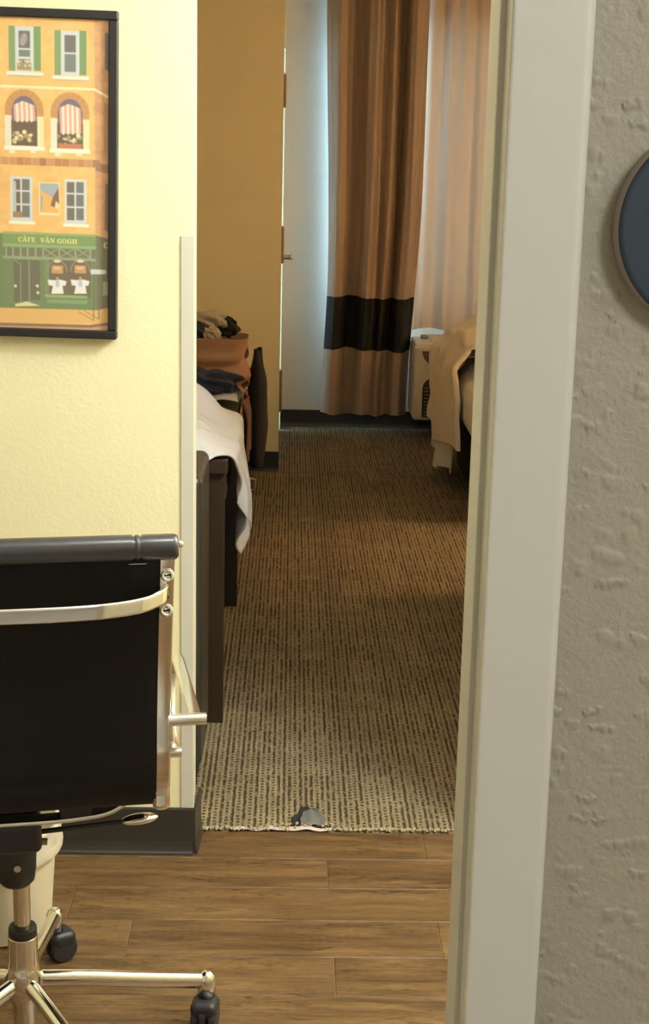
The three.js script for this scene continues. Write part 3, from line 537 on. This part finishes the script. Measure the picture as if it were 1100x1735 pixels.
    for (const s of [-1, 1]) {
      const wh = lathe([[0, -0.008], [0.0235, -0.008], [0.0272, -0.005], [0.0275, 0.004], [0.024, 0.008], [0.012, 0.0095], [0, 0.0095]], 28);
      wh.rotateX(s * Math.PI / 2); wh.rotateY(Math.PI / 2 + ca + Math.PI / 2);
      mesh('wheel', wh.translate(ox + s * -cz * 0.015, 0.0275, oz + s * cx * 0.015), M.wheel, caster);
    }
  }
}

// ---------------------------------------------------------------- waste bin with its liner bag, behind the chair
{
  const b = group('waste_bin', [-0.574, 0, -2.87]); tag(b, 'cream waste bin with a plastic liner bag behind the desk chair', 'waste bin');
  mesh('bin_body', lathe([[0, 0.002], [0.092, 0.002], [0.096, 0.006], [0.112, 0.235], [0.114, 0.238], [0.109, 0.238], [0.092, 0.01], [0, 0.01]], 48), std([0.66, 0.58, 0.42], 0.6), b);
  const liner = phys([0.78, 0.73, 0.6], 0.45, { transmission: 0.25, thickness: 0 });
  mesh('liner_bag', sheet((u, v) => { const a = u * Math.PI * 2, k = v < 0.35 ? v / 0.35 : 1, t = v < 0.35 ? 0 : (v - 0.35) / 0.65, ruf = 0.004 * noise(u * 40, v * 5, 40) + 0.003 * noise(u * 16, v * 9, 16, 0, 4); const r = v < 0.35 ? lerp(0.104, 0.112, k) : lerp(0.1155, 0.118, t) + ruf; const y = v < 0.35 ? lerp(0.2, 0.242, k) : lerp(0.243, 0.172 + 0.012 * noise(u * 13, 2, 13, 0, 9), t); return [Math.cos(a) * r, y, Math.sin(a) * r]; }, 120, 16, 0.0008), liner, b);
}

// ---------------------------------------------------------------- furniture along the bedroom's left wall
{
  // black end cabinet
  const c = group('cabinet', [-0.45, 0, -3.735]); tag(c, 'black side cabinet with a rounded top edge close behind the yellow partition', 'cabinet');
  mesh('body', rbox(-0.33, 0.241, 0.05, 0.806, -0.18, 0.16, 0.022, 4), M.blackPanel, c);
  mesh('plinth', rbox(-0.31, 0.228, 0, 0.06, -0.17, 0.145, 0.003), M.blackWood, c);
  mesh('door', rbox(-0.31, 0.2, 0.08, 0.76, 0.158, 0.168, 0.003), M.blackPanel, c);
}
{
  const d = group('desk', [-0.48, 0, -4.58]); tag(d, 'dark brown desk with panel legs under the white towel', 'desk');
  mesh('desktop', rbox(-0.31, 0.315, 0.725, 0.765, -0.6, 0.6, 0.004), M.darkWood, d);
  mesh('panel_leg', rbox(-0.30, 0.306, 0, 0.726, 0.535, 0.572, 0.003), M.darkWood, d);
  mesh('panel_leg', rbox(-0.30, 0.304, 0, 0.726, -0.578, -0.54, 0.003), M.blackWood, d);
  mesh('modesty_panel', rbox(-0.30, -0.28, 0.25, 0.726, -0.54, 0.535, 0.002), M.blackWood, d);
  const dr = mesh('drawer', rbox(-0.27, 0.309, 0.64, 0.722, -0.53, 0.53, 0.003), M.darkWood, d);
  mesh('drawer_pull', sweep([[0.308, 0.68, -0.06], [0.33, 0.68, -0.055], [0.334, 0.68, 0], [0.33, 0.68, 0.055], [0.308, 0.68, 0.06]], profileRect(0.008, 0.006, 0.002), [0, 1, 0], 30), M.steel, dr);
}
{
  const b = group('luggage_bench', [-0.50, 0, -6.3]); tag(b, 'low dark wood luggage bench with chrome drawer pulls', 'bench');
  mesh('top', rbox(-0.29, 0.30, 0.43, 0.46, -0.85, 0.9, 0.004), M.darkWood, b);
  mesh('carcass', rbox(-0.29, 0.28, 0.03, 0.431, -0.84, 0.89, 0.003), M.darkWood, b);
  for (const [z0, z1] of [[-0.83, 0.43], [0.44, 0.88]]) for (const [y0, y1] of [[0.05, 0.235], [0.245, 0.425]]) {
    const dr = mesh('drawer', rbox(0.278, 0.297, y0, y1, z0, z1, 0.003), M.darkWood, b), y = (y0 + y1) / 2, z = (z0 + z1) / 2;
    mesh('drawer_pull', sweep([[0.295, y - 0.024, z], [0.34, y - 0.024, z], [0.350, y - 0.02, z], [0.352, y, z], [0.350, y + 0.02, z], [0.34, y + 0.024, z], [0.295, y + 0.024, z]], profileRect(0.01, 0.008, 0.002), [0, 0, 1], 40), M.steel, dr);
  }
}
// white towel heaped on the desk and hanging over its front edge
{
  // a square towel laid cornerwise: one corner hangs over the desk's front edge, one side over its near end
  const xe = -0.166, ze = -3.975, top = 0.772, R = 0.022, C = [0.205, -4.30];
  const fn = (u, v) => {
    const n1 = noise(u * 6, v * 6, 0, 0, 81) - 0.5, n2 = noise(u * 13, v * 13, 0, 0, 82) - 0.5, n3 = noise(u * 3 + 4, v * 3, 0, 0, 83) - 0.5;
    const hem = 1 - 0.035 * noise(u * 9, v * 9, 0, 0, 84);
    const X = C[0] + 0.92 * hem * (-0.73 * u - 0.68 * v), Z = C[1] + 0.92 * (0.60 * u - 0.62 * v) + 0.03 * n3;
    const db = X - xe, da = Z - ze, r = Math.hypot(Math.max(db, 0), Math.max(da, 0));
    const heap = 0.125 * Math.exp(-(((X + 0.36) / 0.13) ** 2) - (((Z + 4.38) / 0.24) ** 2)), rough = (0.05 * clamp(n1 + 0.42) + 0.025 * clamp(n2 + 0.4)) * smooth(0.02, -0.09, db) * smooth(0.03, -0.06, da);
    const over = Math.min(r, R * 1.57), arc = over / R, drop = r > 0 ? R * (1 - Math.cos(arc)) + Math.max(0, r - R * 1.57) : 0, out = r > 0 ? R * Math.sin(arc) : 0;
    const hang = smooth(0.03, 0.2, r), dirx = r > 0 ? Math.max(db, 0) / r : 0, dirz = r > 0 ? Math.max(da, 0) / r : 0;
    const fold = hang * (0.016 * Math.sin(Z * 46 + 3 * n1 + X * 5) + 0.012 + 0.018 * n1);
    return [Math.max(-0.75, Math.min(X, xe)) + dirx * (out + fold) + 0.012 * n2 * (1 - hang), top + heap + rough - drop, Math.min(Z, ze) + dirz * (out + fold) + hang * dirx * (0.03 * Math.sin(Z * 30 + drop * 9) + (C[1] - Z) * 0.25) ];
  };
  tag(mesh('towel', sheet(fn, 130, 130, 0.006), M.towel), 'crumpled white towel hanging over the front edge of the dark desk', 'towel');
}
// brown bag with clothes on the bench
{
  const g = group('shopping_bag', [-0.37, 0.461, -6.35]); tag(g, 'crumpled brown bag standing on the dark luggage bench', 'bag');
  mesh('bag_body', sheet((u, v) => {
    const a = u * Math.PI * 2, sq = 1 / Math.pow(Math.pow(Math.abs(Math.cos(a)), 5) + Math.pow(Math.abs(Math.sin(a)), 5), 1 / 5);
    const y = v * 0.345, k = 0.86 + 0.14 * v - 0.03 * Math.sin(v * 9), n = noise(u * 14, v * 5, 14, 0, 91) - 0.5, n2 = noise(u * 5, v * 4, 5, 0, 92) - 0.5;
    const crease = 0.018 * Math.sin(v * 22 + u * 9 + 5 * n2) * smooth(0.1, 0.35, v) * (1 - smooth(0.65, 0.95, v));
    return [Math.cos(a) * sq * (0.19 * k + 0.012 * n + crease), y + 0.01 * n * v - (v > 0.9 ? 0.0 : 0), Math.sin(a) * sq * (0.11 * k + 0.012 * n + crease)];
  }, 120, 40, 0.003), M.brownBag, g);
  mesh('bag_bottom', rbox(-0.155, 0.155, 0.001, 0.006, -0.085, 0.085, 0.002), M.brownBag, g);
}
const lump = (name, c, r, mat, sd, label, cat, grp) => {
  const g = new THREE.IcosahedronGeometry(1, 24), p = g.attributes.position;
  for (let i = 0; i < p.count; i++) {
    const x = p.getX(i), y = p.getY(i), z = p.getZ(i), k = 0.78 + 0.45 * noise(x * 2.4 + y * 1.7 + 9, z * 2.4 - y * 2.1 + 4, 0, 0, sd) + 0.10 * Math.sin(x * 9 + y * 7 + 5 * noise(z * 3, x * 3, 0, 0, sd + 1)) ;
    p.setXYZ(i, c[0] + x * r[0] * k, c[1] + y * r[1] * k, c[2] + z * r[2] * k);
  }
  g.computeVertexNormals();
  return tag(mesh(name, g, mat), label, cat, grp);
};
lump('shirt', [-0.44, 0.80, -6.36], [0.085, 0.075, 0.08], M.navy, 101, 'dark navy garment stuffed in the top of the brown bag', 'clothing');
lump('undershirt', [-0.365, 0.86, -6.42], [0.085, 0.04, 0.05], M.paleCloth, 102, 'pale bunched garment on top of the brown bag', 'clothing');
lump('knit_sock', [-0.33, 0.815, -6.30], [0.035, 0.032, 0.03], M.paleCloth, 103, 'small pale sock hanging at the brown bag rim', 'clothing');
lump('black_cap', [-0.30, 0.83, -6.47], [0.07, 0.05, 0.05], M.blackCloth, 104, 'black garment behind the pale clothes in the brown bag', 'clothing');
lump('folded_jeans', [-0.30, 0.818, -4.98], [0.13, 0.045, 0.10], M.navy, 105, 'folded dark navy clothes at the far end of the desk', 'clothing');
tag(mesh('paper_sheet', sheet((u, v) => [lerp(-0.255, -0.168, u) - 0.01 * v, 0.778 + 0.012 * v + 0.006 * Math.sin(u * 3.4 + v), lerp(-4.86, -4.99, v)], 20, 12, 0.002), M.towel), 'small white folded cloth beside the navy clothes on the desk', 'cloth');
tag(mesh('rust_cloth', sheet((u, v) => [-0.146 + 0.008 * smooth(0, 0.3, 1 - v) + 0.008 * Math.sin(u * 11 + v), lerp(0.60, 0.778, v), lerp(-4.74, -5.08, u)], 30, 20, 0.006), std([0.16, 0.075, 0.04], 0.95)), 'rust brown cloth hanging over the desk edge beside the white towel', 'cloth');
// dark jacket hanging down the front of the bench
tag(mesh('jacket', sheet((u, v) => {
  const a = u * Math.PI * 2, y = lerp(0.74, 0.24, v), n = noise(u * 6, v * 6, 6, 0, 111) - 0.5, body = 0.35 + 0.65 * smooth(0, 0.3, v) - 0.25 * smooth(0.6, 1, v);
  return [-0.142 + 0.004 * Math.sin(v * 3.1) + Math.cos(a) * (0.040 * body + 0.008 * n), y + 0.01 * n, -6.46 + Math.sin(a) * (0.12 * body + 0.02 * n)];
}, 60, 60, 0.004), M.blackCloth), 'dark jacket hanging beside the brown bag down the bench front', 'jacket');

// ---------------------------------------------------------------- curtains
{
  const dep = [-0.07, -0.02, 0.045, 0.03, -0.06, -0.085, -0.06, 0.03, 0.06, 0.005, -0.015, 0.055, -0.045, -0.095, 0.04, 0.06, 0.025, -0.05];
  const dc = (t) => { const f = clamp(t) * (dep.length - 1), i = Math.min(dep.length - 2, Math.floor(f)), k = f - i; return lerp(dep[i], dep[i + 1], k * k * (3 - 2 * k)); };
  const left = (y) => y > 0.9 ? lerp(0.197, 0.160, smooth(0.9, 2.5, y)) : lerp(0.172, 0.197, smooth(0.1, 0.9, y)), right = (y) => y > 1.4 ? 0.712 : lerp(0.662, 0.712, smooth(0.1, 1.4, y));
  const surf = (u, y) => {
    const wob = 0.03 * (noise(u * 4, y * 1.3, 0, 0, 121) - 0.5), t = u + wob + 0.02 * Math.sin(y * 1.7), low = 1 - smooth(0.1, 1.2, y), d = lerp(dc(t), 0.05 * Math.sin(u * 15.5 + 0.6) + 0.5 * dc(t), low * 0.7);
    return [lerp(left(y), right(y), u) + 0.004 * Math.sin(u * 37 + y), y, -8.535 + d * 0.95];
  };
  const g = group('blackout_curtain', [0, 0, 0]); tag(g, 'long bronze satin curtain with a wide black band beside the sheer', 'curtain');
  const weave = dataTex(256, 256, (x, y) => grey(0.5 + 0.3 * (noise(x / 1.2, y / 6, 0, 0, 122) - 0.5) + 0.3 * (noise(x / 5, y / 1.2, 0, 0, 123) - 0.5)), false); weave.repeat.set(6, 20);
  const satin = phys([0.46, 0.35, 0.255], 0.42, { bumpMap: weave, bumpScale: 0.0006, sheen: 0.4, sheenRoughness: 0.4, sheenColor: lin(0.6, 0.42, 0.3) });
  const bandM = phys([0.010, 0.011, 0.010], 0.7, { bumpMap: weave, bumpScale: 0.0006 });
  mesh('upper_panel', sheet((u, v) => surf(u, lerp(0.772 + 0.006 * Math.sin(u * 7), 2.49, v)), 150, 50, 0.003, 1, 2), satin, g);
  mesh('band', sheet((u, v) => surf(u, lerp(0.478 + 0.006 * Math.sin(u * 6), 0.772 + 0.006 * Math.sin(u * 7), v)), 150, 12, 0.0036, 1, 1), bandM, g).userData.label = 'wide black band';
  mesh('lower_panel', sheet((u, v) => surf(u, lerp(0.108 + 0.01 * Math.sin(u * 15 + 1), 0.478 + 0.006 * Math.sin(u * 6), v)), 150, 14, 0.003, 1, 1), satin, g);
  mesh('lining', sheet((u, v) => { const p = surf(u, lerp(0.16, 2.49, v)); return [p[0], p[1], p[2] - 0.006]; }, 150, 40, 0.001), std([0.86, 0.86, 0.84], 0.9), g).userData.label = 'white lining on the window side';
  const s = mesh('sheer_curtain', sheet((u, v) => { const y = lerp(0.585 + 0.012 * Math.sin(u * 21), 2.49, v), x = lerp(0.66, 2.1, u); return [x + 0.006 * Math.sin(u * 60 + y), y, -8.635 + 0.022 * Math.sin(u * 46 + 0.6 * Math.sin(y * 1.4)) + 0.012 * Math.sin(u * 103 + 1)]; }, 260, 30, 0.0008), phys([0.76, 0.64, 0.52], 0.95, { transmission: 0.22, thickness: 0 }));
  tag(s, 'pale sheer curtain across the window above the air conditioner', 'curtain');
  tag(mesh('curtain_track', box(0.05, 2.2, 2.49, 2.5, -8.64, -8.42), M.ceiling), 'white ceiling track that carries both curtains', 'curtain track');
}
// ---------------------------------------------------------------- air conditioner under the window
{
  const a = group('air_conditioner', [1.215, 0.13, -8.25]); tag(a, 'cream air conditioner unit with a louvred vent under the window', 'air conditioner');
  const body = std([0.66, 0.58, 0.45], 0.5), x0 = -0.54, x1 = 0.54;
  mesh('body', rbox(x0, x1, 0, 0.412, -0.38, 0, 0.018, 4), body, a);
  const top = mesh('top_panel', rbox(x0 + 0.004, x1 - 0.004, 0.40, 0.424, -0.36, -0.02, 0.008), std([0.74, 0.74, 0.72], 0.35), a);
  for (let k = 0; k < 7; k++) mesh('louver', rbox(-0.44, 0.44, 0.424, 0.438, -0.33 + k * 0.036, -0.326 + k * 0.036, 0.001, 1), std([0.6, 0.6, 0.58], 0.4), top);
  mesh('knob', lathe([[0, 0.424], [0.022, 0.424], [0.02, 0.445], [0, 0.447]], 24).translate(-0.47, 0, -0.24), std([0.3, 0.3, 0.3], 0.4), top);
  const flap = mesh('dark_notch', new THREE.ExtrudeGeometry(new THREE.Shape([[-0.50, 0.385], [-0.42, 0.385], [-0.42, 0.30], [-0.445, 0.30], [-0.485, 0.345]].map(([x, y]) => new THREE.Vector2(x, y))), { depth: 0.004, bevelEnabled: false }).translate(0, 0, -0.001), std([0.14, 0.11, 0.075], 0.6), a);  // dark notched shape laid on the front of the unit
  const vent = mesh('vent_recess', new THREE.ExtrudeGeometry((() => { const s = new THREE.Shape(); s.moveTo(-0.49, 0.02); s.lineTo(-0.49, 0.18); s.quadraticCurveTo(-0.485, 0.235, -0.42, 0.24); s.lineTo(0.49, 0.24); s.lineTo(0.49, 0.02); return s; })(), { depth: 0.003, bevelEnabled: false }), std([0.05, 0.045, 0.04], 0.7), a);
  for (let k = 0; k < 11; k++) mesh('slat', rbox(k > 8 ? -0.45 : -0.48, 0.48, 0.028 + k * 0.019, 0.034 + k * 0.019, 0.002, 0.012, 0.001, 1), std([0.24, 0.2, 0.15], 0.6), vent);
}

// ---------------------------------------------------------------- beds, bedside table and lamp
function makeBed(z0, z1, label) {
  const zc = (z0 + z1) / 2, w = (z1 - z0) / 2, b = group('bed', [1.85, 0, zc]); tag(b, label, 'bed');
  const m = rbox(-1.06, 1.1, 0.29, 0.625, -w, w, 0.14, 8), p = m.attributes.position;
  for (let i = 0; i < p.count; i++) { const x = p.getX(i), y = p.getY(i), z = p.getZ(i), n = noise(x * 6 + z * 3 + 20, y * 9 + z * 7 + 20, 0, 0, 131) - 0.5; p.setXYZ(i, x + 0.02 * n - (x < -0.8 ? 0.02 * Math.sin((y - 0.29) / 0.335 * Math.PI) : 0), y + 0.012 * n, z); }
  m.computeVertexNormals();
  mesh('mattress', m, M.sheetWhite, b).userData.label = 'mattress in a white fitted sheet';
  mesh('box_base', rbox(-0.98, 1.1, 0.0, 0.32, -w + 0.06, w - 0.06, 0.01), M.blackWood, b);
  mesh('headboard', rbox(1.1, 1.145, 0, 1.2, -w, w, 0.01), M.darkWood, b);
  for (const s of [-1, 1]) mesh('pillow', new THREE.SphereGeometry(1, 32, 20).scale(0.22, 0.09, 0.32).translate(0.82, 0.70, s * 0.36), M.sheetWhite, b);
  return b;
}
makeBed(-7.78, -6.30, 'bed with a white mattress and tumbled cream covers near the window');
makeBed(-5.47, -4.02, 'bed with bare white mattress nearest the yellow partition');
// bedspread and sheet pushed to the far bed's foot and hanging down
function drape(z0, z1, hem, lift, sd, amp, edge) {
  return (u, v) => {
    const z = lerp(z0, z1, u), n1 = noise(u * 5, v * 7, 0, 0, sd) - 0.5, n2 = noise(u * 10, v * 13, 0, 0, sd + 1) - 0.5;
    if (v < 0.55) {
      const t = v / 0.55, x = lerp(1.75, edge + 0.07, t), hump = lift * smooth(0.25, 0.72, t) * (1 - 0.55 * smooth(0.82, 1, t)) * (0.55 + 0.45 * Math.sin(Math.PI * clamp(u * 0.9 + 0.1)));
      return [x + 0.03 * n1, 0.64 + hump + amp * clamp(n1 + 0.5) + 0.5 * amp * n2, z + 0.06 * n2 + 0.03 * n1];
    }
    const t = (v - 0.55) / 0.45, top = 0.64 + lift * 0.45 * (0.55 + 0.45 * Math.sin(Math.PI * clamp(u * 0.9 + 0.1))), fold = 0.02 * Math.sin(u * 21 + 3 * n1) + 0.018 * n1 + 0.012 * n2;
    return [edge + 0.07 * (1 - smooth(0, 0.22, t)) + fold * smooth(0.05, 0.4, t), lerp(top + amp * clamp(n1 + 0.5) * (1 - t), hem + 0.05 * n1 + 0.03 * Math.sin(u * 9), t), z + 0.05 * n2 * (1 - t) + 0.10 * t * (0.5 - u)];
  };
}
tag(mesh('bed_sheet', sheet(drape(-7.0, -7.66, 0.10, 0.02, 141, 0.02, 0.74), 60, 70, 0.004), M.sheetWhite), 'white bed sheet hanging low from the foot of the window bed', 'bed sheet');
tag(mesh('bedspread', sheet(drape(-6.70, -7.72, 0.25, 0.14, 151, 0.075, 0.722), 110, 130, 0.022), M.spread), 'tumbled cream bedspread heaped on the foot of the window bed', 'bedspread');
{
  const n = group('nightstand', [2.72, 0, -5.95]); tag(n, 'dark bedside table between the two beds', 'nightstand');
  mesh('carcass', rbox(-0.22, 0.26, 0.04, 0.58, -0.27, 0.27, 0.004), M.darkWood, n);
  mesh('top', rbox(-0.24, 0.27, 0.58, 0.605, -0.29, 0.29, 0.004), M.darkWood, n);
  for (const y of [0.08, 0.33]) { const d = mesh('drawer', rbox(-0.235, -0.218, y, y + 0.23, -0.25, 0.25, 0.003), M.darkWood, n); mesh('knob', new THREE.SphereGeometry(0.014, 16, 12), M.steel, d, [-0.246, y + 0.115, 0]); }
  // bedside lamp, unseen; put up on the wall to light the bed
  const L = BEDSIDE_LIGHT, l = group('wall_lamp', [3.0, L.pos[1], L.pos[2]]), dx = L.pos[0] - 3.0; tag(l, 'unseen warm lamp with a fabric shade, hung over the bedside table to light the bed', 'lamp');
  mesh('back_plate', lathe([[0, 0], [0.06, 0], [0.06, 0.012], [0.05, 0.02], [0, 0.02]], 32).rotateZ(Math.PI / 2).translate(0, -0.16, 0), M.bronze, l);
  mesh('arm', sweep([[-0.015, -0.16, 0], [dx * 0.5, -0.18, 0], [dx, -0.17, 0], [dx, -0.06, 0]], Array.from({ length: 10 }, (_, i) => [0.008 * Math.cos(i * Math.PI / 5), 0.008 * Math.sin(i * Math.PI / 5)]), [0, 0, 1], 30), M.bronze, l);
  mesh('shade', lathe([[0.16, -0.13], [0.12, 0.13], [0.118, 0.13], [0.158, -0.13], [0.16, -0.13]], 48).translate(dx, 0, 0), phys([0.8, 0.66, 0.45], 0.9, { transmission: 0.5, thickness: 0 }), l);
  mesh('bulb', new THREE.SphereGeometry(0.03, 20, 14).translate(dx, -0.005, 0), std([0.9, 0.85, 0.7], 0.6, { emissive: lin(...L.color), emissiveIntensity: 3 }), l);
  lampLight(L);
}

renderer.render(scene, camera);
